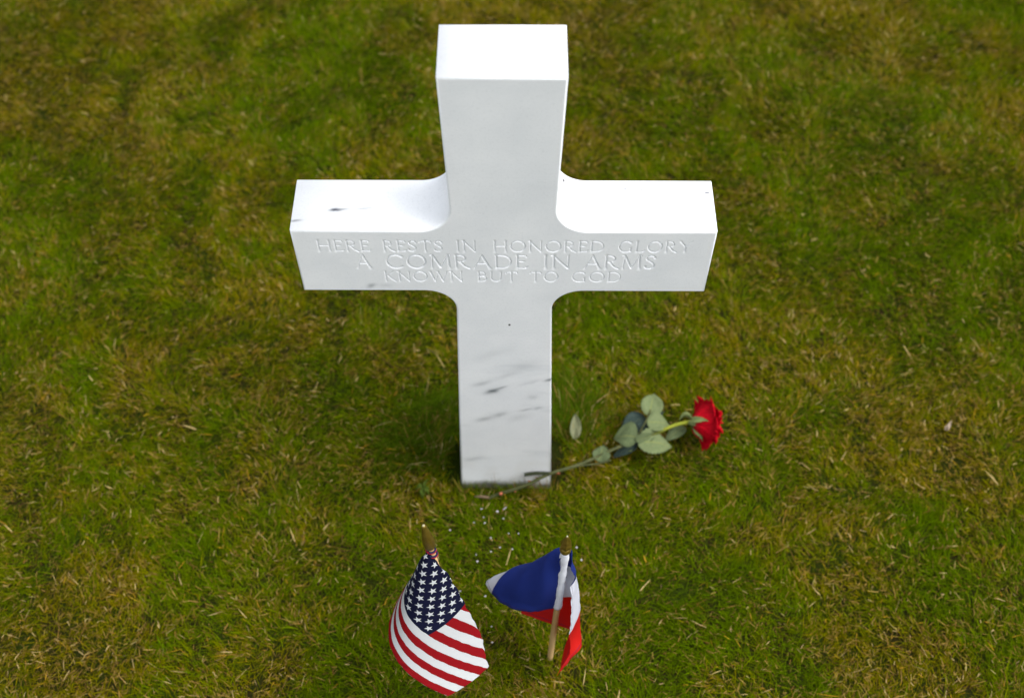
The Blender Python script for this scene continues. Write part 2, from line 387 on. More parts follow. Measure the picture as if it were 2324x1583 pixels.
# ------------------------------------------------------------------ flags
def cloth_bumps(m):
    co = m.coord('UV')
    a = m.noise(co, 420, 2, .6); b = m.noise(co, 14, 3, .5)
    return m.bump(m.math('ADD', m.math('MULTIPLY', a, .35), m.math('MULTIPLY', b, .9)), .35, .0012)
def stars_and_stripes():
    m = NT('printed_cotton_stars_and_stripes'); uvn = m.coord('UV'); sp = m.n('ShaderNodeSeparateXYZ'); m.t.links.new(uvn, sp.inputs[0])
    u, v = sp.outputs[0], sp.outputs[1]
    wob = m.math('MULTIPLY', m.math('SUBTRACT', m.noise(uvn, 20, 3, .5), .5), .020)
    vw = m.math('ADD', v, wob)
    st = m.math('FLOOR', m.math('MULTIPLY', vw, 13.0))
    odd = m.math('MODULO', m.math('MAXIMUM', st, 0.0), 2.0)
    fib = m.noise(uvn, 300, 3, .6)
    red = m.mix(m.mapr(fib, .3, .7), (.165, .004, .006), (.21, .006, .009)); white = m.mix(m.mapr(fib, .3, .7), (.40, .415, .42), (.46, .47, .475))
    stripes = m.mix(odd, red, white)
    UC, VC = .4885, 7/13; Wd, Hd = .2985, .2063
    c = m.math('MULTIPLY', u, 12/UC); r = m.math('MULTIPLY', v, 10/VC)
    p = m.math('ROUND', m.math('MULTIPLY', m.math('ADD', c, r), .5)); q = m.math('ROUND', m.math('MULTIPLY', m.math('SUBTRACT', c, r), .5))
    c0 = m.math('ADD', p, q); r0 = m.math('SUBTRACT', p, q)
    dx = m.math('MULTIPLY', m.math('SUBTRACT', c, c0), UC*Wd/12); dy = m.math('MULTIPLY', m.math('SUBTRACT', r0, r), VC*Hd/10)
    rho = m.math('SQRT', m.math('ADD', m.math('MULTIPLY', dx, dx), m.math('MULTIPLY', dy, dy)))
    ang = m.math('ADD', m.math('ARCTAN2', dx, dy), 2*math.pi+math.pi/5)
    fold = m.math('ABSOLUTE', m.math('SUBTRACT', m.math('MODULO', ang, 2*math.pi/5), math.pi/5))
    px = m.math('MULTIPLY', rho, m.math('COSINE', fold)); py = m.math('MULTIPLY', rho, m.math('SINE', fold))
    Rr = .0067; ri = Rr*.40; ix, iy = ri*math.cos(math.pi/5), ri*math.sin(math.pi/5)
    # inside when left of the edge from the tip (Rr,0) to the notch (ix,iy)
    nx_, ny_ = iy, Rr-ix; nl = math.hypot(nx_, ny_)
    sd_ = m.math('ADD', m.math('MULTIPLY', m.math('SUBTRACT', px, Rr), nx_/nl), m.math('MULTIPLY', py, ny_/nl))
    inside = m.mapr(sd_, .00012, -.00012)
    for lim, s in ((c0, 11.5), (r0, 9.5)):
        inside = m.math('MULTIPLY', inside, m.math('LESS_THAN', lim, s)); inside = m.math('MULTIPLY', inside, m.math('GREATER_THAN', lim, .5))
    navy = m.mix(m.mapr(fib, .3, .7), (.004, .005, .017), (.008, .009, .027))
    canton = m.mix(inside, navy, (.45, .47, .48))
    inc = m.math('MULTIPLY', m.math('LESS_THAN', u, UC), m.math('LESS_THAN', vw, VC))
    col = m.mix(inc, stripes, canton)
    return m.bsdf(col, .9, .05, normal=cloth_bumps(m), transl=.16)
def tricolour():
    m = NT('printed_polyester_tricolour'); uvn = m.coord('UV'); sp = m.n('ShaderNodeSeparateXYZ'); m.t.links.new(uvn, sp.inputs[0])
    u, v = sp.outputs[0], sp.outputs[1]
    fib = m.noise(uvn, 300, 3, .6); uw = m.math('ADD', u, m.math('MULTIPLY', m.math('SUBTRACT', m.noise(uvn, 9, 2), .5), .006))
    blue = m.mix(m.mapr(fib, .3, .7), (.012, .028, .20), (.020, .042, .26)); white = m.mix(m.mapr(fib, .3, .7), (.62, .635, .70), (.70, .715, .78))
    red = m.mix(m.mapr(fib, .3, .7), (.53, .009, .006), (.60, .013, .009))
    col = m.mix(m.math('GREATER_THAN', uw, 1/3), blue, white); col = m.mix(m.math('GREATER_THAN', uw, 2/3), col, red)
    # overlock stitches along the cut edges
    edge = m.math('MINIMUM', m.math('MINIMUM', v, m.math('SUBTRACT', 1.0, v)), m.math('MULTIPLY', m.math('SUBTRACT', 1.0, u), 1.5))
    stitch = m.math('GREATER_THAN', m.math('SINE', m.math('MULTIPLY', m.math('ADD', u, v), 480.0)), .1)
    band = m.math('MULTIPLY', m.math('LESS_THAN', m.math('ABSOLUTE', m.math('SUBTRACT', edge, .022)), .005), stitch)
    col = m.mix(m.math('MULTIPLY', band, .8), col, (.05, .02, .06))
    return m.bsdf(col, .7, .2, normal=cloth_bumps(m), transl=.42)
USG = np.array([-1029,-3210,4394,-1020,-3208,4280,-1012,-3205,4165,-1003,-3203,4051,-994,-3201,3937,-986,-3198,3823,-977,-3196,3708,-969,-3194,3594,-960,-3192,3480,-951,-3189,3366,-943,-3187,3251,-934,-3185,3137,-925,-3183,3023,-917,-3180,2909,-908,-3178,2794,-900,-3176,2680,-891,-3173,2566,-882,-3171,2452,-874,-3169,2337,-990,-3219,4283,-1055,-3274,4247,-1105,-3244,4157,-1118,-3208,4056,-1124,-3175,3956,-1128,-3144,3859,-1131,-3113,3764,-1136,-3084,3600,-1125,-3081,3484,-1114,-3078,3368,-1102,-3075,3252,-1091,-3072,3137,-1080,-3069,3022,-1068,-3066,2907,-1057,-3064,2792,-1045,-3061,2677,-1034,-3058,2563,-1022,-3055,2448,-1011,-3052,2334,-951,-3229,4175,-990,-3300,4155,-1080,-3339,4106,-1149,-3316,4027,-1178,-3277,3934,-1193,-3240,3839,-1201,-3206,3746,-1207,-3172,3655,-1210,-3139,3567,-1213,-3107,3480,-1213,-3076,3397,-1213,-3044,3316,-1212,-3013,3238,-1210,-2982,3163,-1234,-2928,2810,-1219,-2924,2693,-1205,-2920,2576,-1190,-2917,2460,-1176,-2913,2344,-911,-3238,4070,-930,-3308,4059,-1013,-3374,4021,-1105,-3403,3971,-1181,-3387,3900,-1224,-3350,3814,-1248,-3310,3726,-1263,-3273,3637,-1273,-3237,3550,-1279,-3202,3465,-1284,-3168,3382,-1286,-3135,3302,-1287,-3102,3225,-1287,-3069,3150,-1286,-3037,3078,-1284,-3005,3009,-1282,-2973,2942,-1278,-2941,2878,-1274,-2910,2817,-878,-3250,3965,-873,-3312,3964,-948,-3389,3931,-1036,-3443,3891,-1127,-3467,3841,-1207,-3456,3776,-1261,-3422,3698,-1294,-3382,3615,-1316,-3343,3531,-1330,-3305,3449,-1340,-3269,3368,-1347,-3233,3289,-1352,-3198,3212,-1355,-3163,3138,-1356,-3130,3067,-1356,-3096,2998,-1355,-3063,2931,-1353,-3030,2868,-1350,-2997,2807,-853,-3265,3862,-817,-3315,3871,-886,-3398,3842,-968,-3465,3807,-1058,-3511,3767,-1149,-3531,3718,-1231,-3523,3657,-1292,-3493,3586,-1333,-3454,3509,-1361,-3415,3430,-1380,-3375,3352,-1394,-3337,3275,-1404,-3300,3199,-1411,-3263,3126,-1416,-3228,3056,-1419,-3193,2988,-1420,-3158,2922,-1420,-3124,2859,-1419,-3090,2799,-834,-3282,3761,-760,-3317,3781,-826,-3404,3754,-903,-3478,3723,-989,-3537,3687,-1079,-3577,3647,-1170,-3595,3600,-1253,-3589,3544,-1319,-3562,3478,-1367,-3526,3407,-1400,-3486,3333,-1425,-3446,3259,-1443,-3407,3186,-1456,-3369,3115,-1465,-3331,3045,-1472,-3294,2978,-1476,-3258,2914,-1479,-3222,2851,-1480,-3187,2792,-821,-3301,3661,-730,-3337,3686,-767,-3409,3668,-840,-3488,3639,-921,-3554,3608,-1009,-3606,3573,-1099,-3642,3533,-1189,-3659,3488,-1273,-3654,3435,-1342,-3631,3375,-1395,-3597,3309,-1435,-3558,3240,-1464,-3518,3171,-1485,-3478,3102,-1502,-3438,3035,-1514,-3400,2969,-1523,-3362,2906,-1529,-3324,2844,-1534,-3288,2785,-814,-3322,3564,-718,-3360,3589,-707,-3412,3585,-778,-3495,3558,-856,-3567,3529,-940,-3627,3497,-1028,-3675,3463,-1118,-3707,3425,-1208,-3722,3382,-1291,-3718,3333,-1363,-3698,3277,-1420,-3666,3216,-1465,-3629,3153,-1498,-3589,3088,-1524,-3549,3023,-1543,-3509,2960,-1558,-3469,2898,-1570,-3430,2838,-1578,-3392,2780,-809,-3343,3470,-711,-3381,3494,-648,-3415,3505,-716,-3500,3479,-791,-3576,3452,-872,-3643,3423,-957,-3698,3392,-1046,-3742,3359,-1136,-3771,3323,-1225,-3785,3282,-1308,-3782,3236,-1382,-3764,3185,-1443,-3735,3129,-1491,-3699,3070,-1528,-3660,3009,-1558,-3620,2949,-1581,-3580,2890,-1598,-3540,2832,-1612,-3500,2775,-807,-3365,3379,-707,-3403,3402,-620,-3438,3420,-654,-3505,3403,-727,-3584,3377,-805,-3655,3350,-888,-3716,3322,-974,-3768,3292,-1063,-3808,3261,-1153,-3835,3226,-1241,-3848,3188,-1324,-3846,3145,-1399,-3830,3098,-1462,-3803,3046,-1514,-3769,2992,-1555,-3731,2936,-1588,-3691,2880,-1614,-3650,2825,-1634,-3610,2770,-809,-3388,3291,-708,-3426,3313,-615,-3463,3332,-593,-3508,3329,-663,-3590,3305,-739,-3664,3280,-819,-3731,3254,-903,-3788,3226,-991,-3836,3198,-1079,-3873,3168,-1169,-3899,3135,-1256,-3911,3100,-1339,-3910,3060,-1414,-3895,3017,-1480,-3870,2969,-1534,-3838,2919,-1579,-3801,2868,-1615,-3761,2816,-1644,-3721,2765,-817,-3412,3206,-714,-3450,3226,-618,-3489,3246,-543,-3520,3257,-600,-3595,3235,-673,-3672,3211,-752,-3742,3187,-833,-3805,3162,-918,-3859,3136,-1006,-3904,3109,-1094,-3938,3081,-1183,-3962,3050,-1270,-3974,3017,-1353,-3973,2981,-1428,-3960,2941,-1495,-3936,2898,-1552,-3906,2852,-1600,-3870,2805,-1639,-3831,2757,-829,-3436,3124,-725,-3475,3143,-625,-3514,3162,-536,-3549,3177,-536,-3600,3168,-608,-3679,3145,-684,-3752,3122,-764,-3818,3099,-847,-3877,3075,-933,-3928,3051,-1020,-3970,3026,-1108,-4003,2999,-1197,-4025,2971,-1283,-4036,2941,-1365,-4036,2907,-1441,-4024,2871,-1509,-4002,2832,-1568,-3973,2790,-1618,-3939,2747,-833,-3459,3046,-729,-3498,3064,-628,-3537,3082,-534,-3574,3099,-473,-3603,3103,-543,-3685,3082,-617,-3760,3060,-695,-3829,3038,-776,-3892,3016,-860,-3948,2994,-946,-3996,2971,-1033,-4036,2948,-1121,-4067,2924,-1209,-4088,2898,-1294,-4098,2870,-1376,-4098,2840,-1453,-4087,2807,-1522,-4067,2771,-1582,-4040,2734,-841,-3482,2971,-736,-3521,2988,-634,-3560,3006,-537,-3599,3023,-455,-3633,3035,-478,-3689,3021,-550,-3767,3000,-627,-3839,2980,-706,-3905,2959,-788,-3965,2939,-872,-4018,2918,-958,-4064,2898,-1045,-4101,2876,-1133,-4131,2854,-1220,-4151,2830,-1305,-4161,2805,-1386,-4161,2778,-1463,-4151,2748,-1532,-4132,2717,-851,-3505,2899,-746,-3545,2915,-643,-3584,2932,-545,-3623,2949,-455,-3660,2964,-413,-3693,2963,-484,-3773,2943,-558,-3847,2924,-636,-3916,2905,-716,-3979,2886,-799,-4036,2867,-883,-4087,2848,-969,-4130,2829,-1056,-4166,2810,-1143,-4194,2790,-1230,-4213,2769,-1314,-4223,2746,-1395,-4223,2722,-1472,-4214,2696,-865,-3529,2830,-759,-3569,2846,-656,-3609,2862,-556,-3648,2878,-462,-3686,2894,-386,-3720,2903,-417,-3778,2889,-490,-3854,2871,-566,-3926,2853,-645,-3992,2835,-726,-4052,2818,-809,-4107,2800,-894,-4155,2784,-980,-4196,2767,-1066,-4231,2749,-1153,-4257,2732,-1238,-4275,2713,-1322,-4284,2693,-1403,-4285,2672,-882,-3554,2765,-776,-3594,2779,-672,-3634,2795,-571,-3674,2811,-475,-3713,2826,-388,-3749,2839,-350,-3782,2838,-422,-3861,2820,-496,-3934,2803,-574,-4002,2786,-653,-4066,2770,-735,-4124,2755,-818,-4176,2740,-903,-4222,2725,-989,-4262,2710,-1075,-4294,2695,-1161,-4320,2679,-1246,-4337,2663,-1329,-4346,2646,-902,-3579,2703,-795,-3619,2716,-691,-3659,2731,-590,-3699,2746,-491,-3739,2762,-400,-3777,2776,-326,-3811,2784,-353,-3866,2772,-427,-3941,2756,-503,-4012,2740,-581,-4078,2725,-661,-4139,2711,-743,-4194,2697,-827,-4244,2684,-911,-4289,2671,-997,-4327,2659,-1083,-4358,2646,-1168,-4382,2633,-1253,-4399,2619,-925,-3604,2644,-818,-3644,2657,-714,-3685,2671,-613,-3725,2685,-516,-3766,2700,-424,-3806,2714,-342,-3844,2725,-289,-3874,2727,-357,-3947,2711,-432,-4020,2697,-508,-4088,2683,-587,-4152,2670,-668,-4210,2657,-750,-4264,2646,-834,-4312,2634,-919,-4355,2624,-1004,-4391,2613,-1089,-4421,2603,-1174,-4444,2592,-964,-3632,2588,-858,-3673,2600,-754,-3713,2613,-652,-3755,2626,-554,-3796,2640,-461,-3837,2654,-373,-3876,2666,-299,-3913,2675,-287,-3953,2670,-361,-4027,2656,-436,-4097,2643,-514,-4163,2631,-593,-4224,2620,-674,-4281,2609,-757,-4333,2599,-840,-4379,2590,-925,-4420,2582,-1010,-4455,2573,-1094,-4484,2565,-1010,-3660,2537,-903,-3701,2547,-799,-3742,2559,-697,-3784,2571,-598,-3825,2584,-503,-3867,2597,-413,-3908,2610,-330,-3948,2621,-265,-3983,2627,-290,-4034,2618,-364,-4106,2606,-440,-4173,2594,-519,-4237,2584,-599,-4296,2575,-680,-4351,2567,-762,-4401,2559,-846,-4446,2552,-930,-4485,2545,-1014,-4519,2539,-1060,-3689,2489,-953,-3730,2498,-849,-3772,2509,-747,-3813,2520,-647,-3855,2532,-551,-3897,2544,-459,-3939,2557,-373,-3980,2569,-295,-4019,2578,-241,-4053,2581,-292,-4113,2571,-367,-4183,2561,-444,-4248,2551,-523,-4310,2543,-603,-4367,2536,-684,-4420,2530,-767,-4468,2524,-850,-4512,2519,-934,-4550,2515,-1115,-3717,2445,-1008,-3759,2453,-903,-3801,2462,-801,-3843,2473,-702,-3885,2484,-605,-3927,2495,-512,-3970,2507,-423,-4012,2519,-340,-4053,2530,-269,-4092,2539,-226,-4123,2539,-293,-4191,2529,-369,-4258,2521,-447,-4322,2514,-526,-4382,2508,-606,-4437,2502,-688,-4488,2498,-770,-4535,2495,-853,-4577,2492,-1175,-3746,2405,-1068,-3788,2412,-963,-3830,2420,-861,-3872,2429,-761,-3915,2439,-664,-3958,2450,-570,-4000,2462,-480,-4043,2473,-382,-4083,2486,-286,-4121,2498,-207,-4153,2506,-220,-4198,2501,-295,-4267,2493,-371,-4333,2487,-449,-4395,2482,-529,-4453,2478,-609,-4507,2474,-691,-4556,2472,-773,-4601,2471], float).reshape(26, 19, 3)*1e-4
FRG = np.array([816,-3168,4169,744,-3201,3994,767,-3207,3800,771,-3187,3609,761,-3185,3417,753,-3186,3223,748,-3187,3028,743,-3188,2833,739,-3188,2638,734,-3187,2442,733,-3190,2248,943,-3066,4035,765,-3005,3948,631,-3062,3801,579,-3152,3625,571,-3218,3434,571,-3251,3236,569,-3263,3038,564,-3262,2840,556,-3253,2644,547,-3239,2449,540,-3245,2255,967,-3141,3848,877,-2975,3783,710,-2924,3684,563,-2970,3556,467,-3056,3404,416,-3135,3231,391,-3188,3044,375,-3215,2850,364,-3225,2655,352,-3228,2460,339,-3259,2268,954,-3204,3660,952,-3015,3605,820,-2898,3520,655,-2863,3418,491,-2886,3310,351,-2956,3187,258,-3046,3034,206,-3120,2857,180,-3163,2666,163,-3185,2472,139,-3221,2282,1024,-3251,3486,1018,-3063,3427,914,-2917,3347,757,-2853,3250,590,-2823,3152,415,-2822,3060,251,-2869,2956,122,-2946,2825,45,-3023,2661,2,-3076,2476,-41,-3127,2294,961,-3298,3307,1046,-3131,3245,1000,-2955,3172,854,-2863,3078,689,-2796,2985,499,-2755,2902,303,-2744,2824,120,-2771,2739,-32,-2848,2624,-128,-2930,2472,-192,-2991,2299,986,-3377,3131,1050,-3206,3065,1058,-3025,2994,888,-2967,2917,719,-2910,2834,550,-2855,2747,382,-2801,2658,214,-2744,2570,35,-2718,2488,-136,-2746,2395,-281,-2815,2278,985,-3449,2950,1051,-3279,2883,1102,-3103,2817,969,-2981,2740,798,-2935,2658,628,-2891,2572,458,-2846,2486,288,-2798,2400,125,-2734,2314,-46,-2689,2229,-225,-2681,2145,982,-3520,2767,1054,-3351,2702,1123,-3181,2637,1044,-3018,2564,885,-2938,2483,713,-2903,2398,542,-2867,2311,371,-2825,2226,202,-2778,2140,33,-2727,2055,-132,-2664,1972,980,-3591,2584,1056,-3424,2520,1127,-3254,2455,1105,-3072,2387,971,-2953,2309,798,-2926,2223,626,-2890,2137,457,-2840,2051,291,-2779,1967,129,-2703,1887,-28,-2615,1813,978,-3664,2401,1047,-3491,2338,1117,-3320,2271,1148,-3136,2206,1056,-2978,2135,885,-2940,2050,716,-2885,1965,552,-2816,1883,391,-2736,1806,235,-2645,1733,80,-2549,1664,985,-3728,2215,995,-3542,2157,1063,-3373,2090,1144,-3209,2023,1123,-3025,1956,979,-2913,1881,817,-2835,1806,655,-2760,1728,496,-2677,1652,341,-2583,1582,186,-2487,1512,999,-3782,2027,955,-3600,1974,1024,-3431,1907,1115,-3274,1841,1154,-3093,1775,1044,-2949,1701,900,-2837,1629,749,-2735,1559,595,-2638,1489,441,-2541,1420,287,-2443,1351,964,-3844,1844,923,-3662,1790,996,-3495,1724,1074,-3329,1658,1170,-3169,1597,1080,-3014,1520,949,-2890,1448,810,-2771,1378,663,-2661,1308,512,-2558,1240,358,-2459,1171,876,-3909,1676,903,-3729,1605,995,-3567,1542,1085,-3405,1480,1189,-3248,1423,1105,-3092,1342,978,-2963,1270,826,-2857,1204,664,-2766,1144,497,-2681,1090,328,-2599,1038,816,-3973,1494,921,-3811,1428,1043,-3658,1378,1165,-3504,1333,1215,-3329,1250,1121,-3177,1168,976,-3062,1101,790,-2998,1074,605,-2932,1061,424,-2857,1046,267,-2770,969], float).reshape(16, 11, 3)*1e-4
def cloth(name, grid, mat, root, k=6, ripple=.0011, hem=.0022, seed=1):
    P = upsample(grid, k); nu, nv = P.shape[:2]
    U, V = np.meshgrid(np.linspace(0, 1, nu), np.linspace(0, 1, nv), indexing='ij')
    N = np.cross(np.gradient(P, axis=0), np.gradient(P, axis=1)); N /= np.maximum(np.linalg.norm(N, axis=-1), 1e-9)[..., None]
    e = np.minimum.reduce([V*.2, (1-V)*.2, (1-U)*.3, np.full_like(U, 1.)])      # metres to the nearest hem
    near = np.exp(-e/.008)
    rp = (lattice_noise(U*.3, V*.2, .012, seed, 2)-.5)*2
    P = P+N*(rp*hem*near+(lattice_noise(U*.3, V*.2, .06, seed+5, 2)-.5)*ripple*2*np.clip(U*20, 0, 1))[..., None]
    idx = np.arange(nu*nv).reshape(nu, nv)
    Fq = np.stack([idx[:-1, :-1], idx[1:, :-1], idx[1:, 1:], idx[:-1, 1:]], -1).reshape(-1, 4)
    o = mesh_obj(name, P.reshape(-1, 3), Fq, mat, uv=np.stack([U, V], -1).reshape(-1, 2))
    md = o.modifiers.new('thickness', 'SOLIDIFY'); md.thickness = .0005; md.offset = 0
    return adopt(o, root)
wd = NT('pale_dowel_wood'); wco = wd.coord('Object'); mpw = wd.n('ShaderNodeMapping'); wd.t.links.new(wco, mpw.inputs[0]); mpw.inputs['Scale'].default_value = (220, 220, 9)
wn_ = wd.noise(mpw.outputs[0], 1, 4); WOOD = wd.bsdf(wd.mix(wd.mapr(wn_, .3, .7), (.40, .25, .10), (.55, .37, .17)), .6, .3, normal=wd.bump(wn_, .2, .0005))
gd = NT('worn_gold_plastic'); gn = gd.noise(gd.coord('Object'), 160, 4)
GOLD = gd.bsdf(gd.mix(gd.mapr(gn, .35, .7), (.115, .078, .008), (.20, .140, .018)), gd.mapr(gn, .3, .7, .28, .46), .5, metal=.55)
tp = NT('bare_pale_finial_tip'); TIP = tp.bsdf((.42, .38, .22), .35, .5)
sl = NT('white_hoist_sleeve'); sn_ = sl.noise(sl.coord('Object'), 60, 4); SLEEVE = sl.bsdf(sl.mix(sl.mapr(sn_, .3, .7), (.66, .68, .74), (.74, .76, .82)), .75, .2, normal=sl.bump(sn_, .4, .001), transl=.15)
def lathe(name, base, axis, prof, mat, root, seg=24, facets=0):
    axis = np.asarray(axis)/np.linalg.norm(axis); a = np.cross(axis, [0, 1.0, 0]); a /= np.linalg.norm(a); b = np.cross(axis, a)
    V = []; F = []; s = facets or seg
    for h, r in prof:
        for k in range(s):
            t = 2*math.pi*(k+.5)/s; V.append(np.asarray(base)+axis*h+r*(math.cos(t)*a+math.sin(t)*b))
    for i in range(len(prof)-1):
        for k in range(s): F.append((i*s+k, i*s+(k+1) % s, (i+1)*s+(k+1) % s, (i+1)*s+k))
    F.append(tuple(range(s))[::-1]); F.append(tuple((len(prof)-1)*s+k for k in range(s)))
    return adopt(mesh_obj(name, V, F, mat, smooth=not facets), root)

# American flag: hung from its top corner, folded into a cone round the stick
TU, BU = np.array([-.1030, -.3193, .5054]), np.array([-.0649, -.3153, 0.0])
axu = (TU-BU)/np.linalg.norm(TU-BU); LU = np.linalg.norm(TU-BU)
us = empty('stick_flag', BU)
tag(us, 'small flag with white stars on navy and red and white stripes on a leaning stick', 'flag', 'two small stick flags in the grass')
V, F = tube([BU-axu*.06, BU, BU+axu*(LU*.5), TU-axu*.05], .0046, 14); stick = adopt(mesh_obj('stick', V, F, WOOD), us)
fin = lathe('finial', TU-axu*.066, axu, [(0, .0066), (.002, .0080), (.010, .0084), (.020, .0082), (.032, .0070), (.044, .0055), (.054, .0042), (.0600, .0033), (.0635, .0024)], GOLD, us)
lathe('finial_tip', TU-axu*.0025, axu, [(-.0005, .0021), (.0010, .0014), (.0018, .0005)], TIP, us, 14)
flag = cloth('flag_cloth', USG, stars_and_stripes(), us, seed=3)
tr = NT('red_thread'); RED_T = tr.bsdf((.32, .012, .03), .8, .2); tn_ = NT('navy_thread'); NAVY_T = tn_.bsdf((.014, .014, .05), .8, .2)
A0 = USG[0, 0]
def cord(mat, ph, root):
    c = TU-axu*.0675; pts = []
    side = np.array([-1.0, 0, 0]); side -= axu*(side@axu); side /= np.linalg.norm(side); fr = np.cross(axu, side)
    for k in range(26):
        t = k/25; a = t*2*math.pi*1.6+ph
        pts.append(c-axu*(.004+.022*t)+(.0058+.0012*math.sin(9*t+ph))*(math.cos(a)*side+math.sin(a)*fr))
    pts += [A0+np.array([.002, -.001, .0]), A0+np.array([0, -.002, -.008])]
    V, F = tube(spline(pts, 90), .0013, 8); return adopt(mesh_obj('cord', V, F, mat), root)
cord(RED_T, 0.0, us); cord(NAVY_T, 1.3, us)

# French flag: white sleeve on the stick, cloth blown to the left and folded back behind it
BF, TF = np.array([.0755, -.3167, 0.0]), np.array([.0860, -.3167, .4695])
axf = (TF-BF)/np.linalg.norm(TF-BF); LF = np.linalg.norm(TF-BF)
fr_ = empty('stick_flag', BF)
tag(fr_, 'small blue, white and red tricolour flag on an upright stick with a white sleeve', 'flag', 'two small stick flags in the grass')
V, F = tube([BF-axf*.06, BF, BF+axf*.2, TF-axf*.035], .0047, 14); adopt(mesh_obj('stick', V, F, WOOD), fr_)
fb = TF-axf*.0490
lathe('finial_collar', fb, axf, [(0, .0050), (.001, .0070), (.004, .0079), (.008, .0079), (.011, .0068), (.0125, .0056)], GOLD, fr_)
lathe('finial', fb+axf*.0110, axf, [(0, .0062), (.007, .0084), (.0115, .0084), (.024, .0050), (.0345, .0017)], GOLD, fr_, facets=6)
lathe('finial_tip', fb+axf*.0455, axf, [(0, .0015), (.0018, .0011), (.0025, .0004)], TIP, fr_, 12)
sp_ = []; sr = []
s0, s1 = BF+axf*.2255, BF+axf*.4205
for k in range(34):
    t = k/33; sp_.append(s0+(s1-s0)*t); sr.append(.0068-.0006*t+.0004*math.sin(t*23)+.0003*math.sin(t*51))
V, F = tube(sp_, sr, 20, caps=False); slv = mesh_obj('sleeve', V, F, SLEEVE); md = slv.modifiers.new('thickness', 'SOLIDIFY'); md.thickness = .0007; adopt(slv, fr_)
# seam where blue cloth meets the sleeve
FRG[0] += np.array([.0030, -.0020, 0])
cloth('flag_cloth', FRG, tricolour(), fr_, seed=9)

# ------------------------------------------------------------------ the rose laid in front of the cross
def zr(x, y): return ((1640+x/4.648)/1.2914, (1130+y/4.648)/1.2914)
def zs_(x, y): return ((1300+x/2.582)/1.2914, (1080+y/2.582)/1.2914)
rose = empty('rose', on_ground(*zs_(345, 975)))
tag(rose, 'long-stemmed red rose laid on the grass against the foot of the cross', 'flower')
stm = NT('rose_stem_green'); sco = stm.coord('Object'); sx_ = stm.n('ShaderNodeSeparateXYZ'); stm.t.links.new(sco, sx_.inputs[0])
nn = stm.noise(sco, 90, 4); base_ = stm.mix(stm.mapr(nn, .3, .7), (.034, .042, .012), (.070, .074, .026))
base_ = stm.mix(stm.mapr(sx_.outputs['X'], .29, .33), base_, stm.mix(stm.mapr(nn, .3, .7), (.15, .18, .012), (.23, .25, .022)))
STEM = stm.bsdf(base_, .6, .15)
def leafmat(name, a, b, rib, transl=.2):
    m = NT(name); uvn = m.coord('UV'); sp = m.n('ShaderNodeSeparateXYZ'); m.t.links.new(uvn, sp.inputs[0])
    n = m.noise(uvn, 7, 4); c = m.mix(m.mapr(n, .3, .7), a, b)
    s = m.math('ABSOLUTE', m.math('SUBTRACT', sp.outputs[0], .5))
    side = m.math('ABSOLUTE', m.math('SINE', m.math('MULTIPLY', m.math('SUBTRACT', sp.outputs[1], m.math('MULTIPLY', s, .7)), 26.0)))
    vein = m.math('MAXIMUM', m.mapr(s, .035, .012), m.mapr(side, .14, .03, 0, .35))
    c = m.mix(m.math('MULTIPLY', vein, .6), c, rib)
    return m.bsdf(c, .65, .14, normal=m.bump(m.math('ADD', m.math('MULTIPLY', vein, -.6), n), .5, .0012), transl=transl)
L_PALE = leafmat('rose_leaf_underside', (.125, .165, .070), (.165, .200, .092), (.21, .24, .06))
L_GREY = leafmat('rose_leaf_greyish', (.070, .098, .042), (.110, .140, .062), (.16, .18, .05))
L_DARK = leafmat('rose_leaf_upper_side', (.022, .040, .034), (.040, .062, .052), (.07, .09, .05), .1)
L_DRY = leafmat('faded_leaf', (.13, .145, .075), (.21, .215, .12), (.03, .045, .018), .15)
def leaf(name, base, tip, width, mat, root, bz=.045, tz=.045, cup=.18, bend=.004, roll=0.0, seed=0, side=1.0):
    """base and tip as picture positions on the lawn, width in metres"""
    B = on_ground(*base, bz); T = on_ground(*tip, tz)
    ax = T-B; L = np.linalg.norm(ax); ax /= L
    up = np.array([0, 0, 1.0]); lat = np.cross(ax, up); lat /= np.linalg.norm(lat); up = np.cross(lat, ax)
    c, s = math.cos(roll), math.sin(roll); lat, up = lat*c+up*s, up*c-lat*s
    rg = np.random.default_rng(seed); nl, nw = 60, 12; V = []; UV = []
    for i in range(nl+1):
        t = i/nl
        prof = (t**.58*(1-t)**1.12)/(.341**.58*.659**1.12) if 0 < t < 1 else 0
        hw = width*.5*prof
        hw *= 1+.15*(((1-t)*10) % 1.0-.5)*(1 if .06 < t < .97 else 0)      # toothed margin
        for j in range(nw+1):
            q = j/nw*2-1
            x = q*hw*(1+side*.06*q); z = cup*abs(q)**1.3*hw+bend*math.sin(math.pi*t)-bend*1.5*t*t+.0022*math.sin(7*t+3*q+seed)*abs(q)
            V.append(B+ax*L*t+lat*x+up*z); UV.append((j/nw, t))
    F = [(i*(nw+1)+j, i*(nw+1)+j+1, (i+1)*(nw+1)+j+1, (i+1)*(nw+1)+j) for i in range(nl) for j in range(nw)]
    o = mesh_obj(name, V, F, mat, uv=UV); md = o.modifiers.new('thickness', 'SOLIDIFY'); md.thickness = .0005
    return adopt(o, root) if root is not None else o
path = [(345, 976, .022), (420, 945, .030), (600, 888, .048), (800, 795, .060), (1000, 733, .056), (1110, 688, .052), (1300, 602, .05), (1450, 545, .052), (1600, 490, .056), (1750, 425, .060), (1890, 398, .062)]
SP = spline([on_ground(*zs_(x, y), z) for x, y, z in path], 90)
rad = [.0029+.0004*math.exp(-((k/89-.17)/.02)**2)+.0006*math.exp(-((k/89-.42)/.02)**2)+.0009*max(0, (k/89-.86)/.14) for k in range(90)]
V, F = tube(SP, rad, 12); adopt(mesh_obj('stem', V, F, STEM), rose)
BR = NT('brown_cut_twig').bsdf((.16, .11, .065), .8, .15)
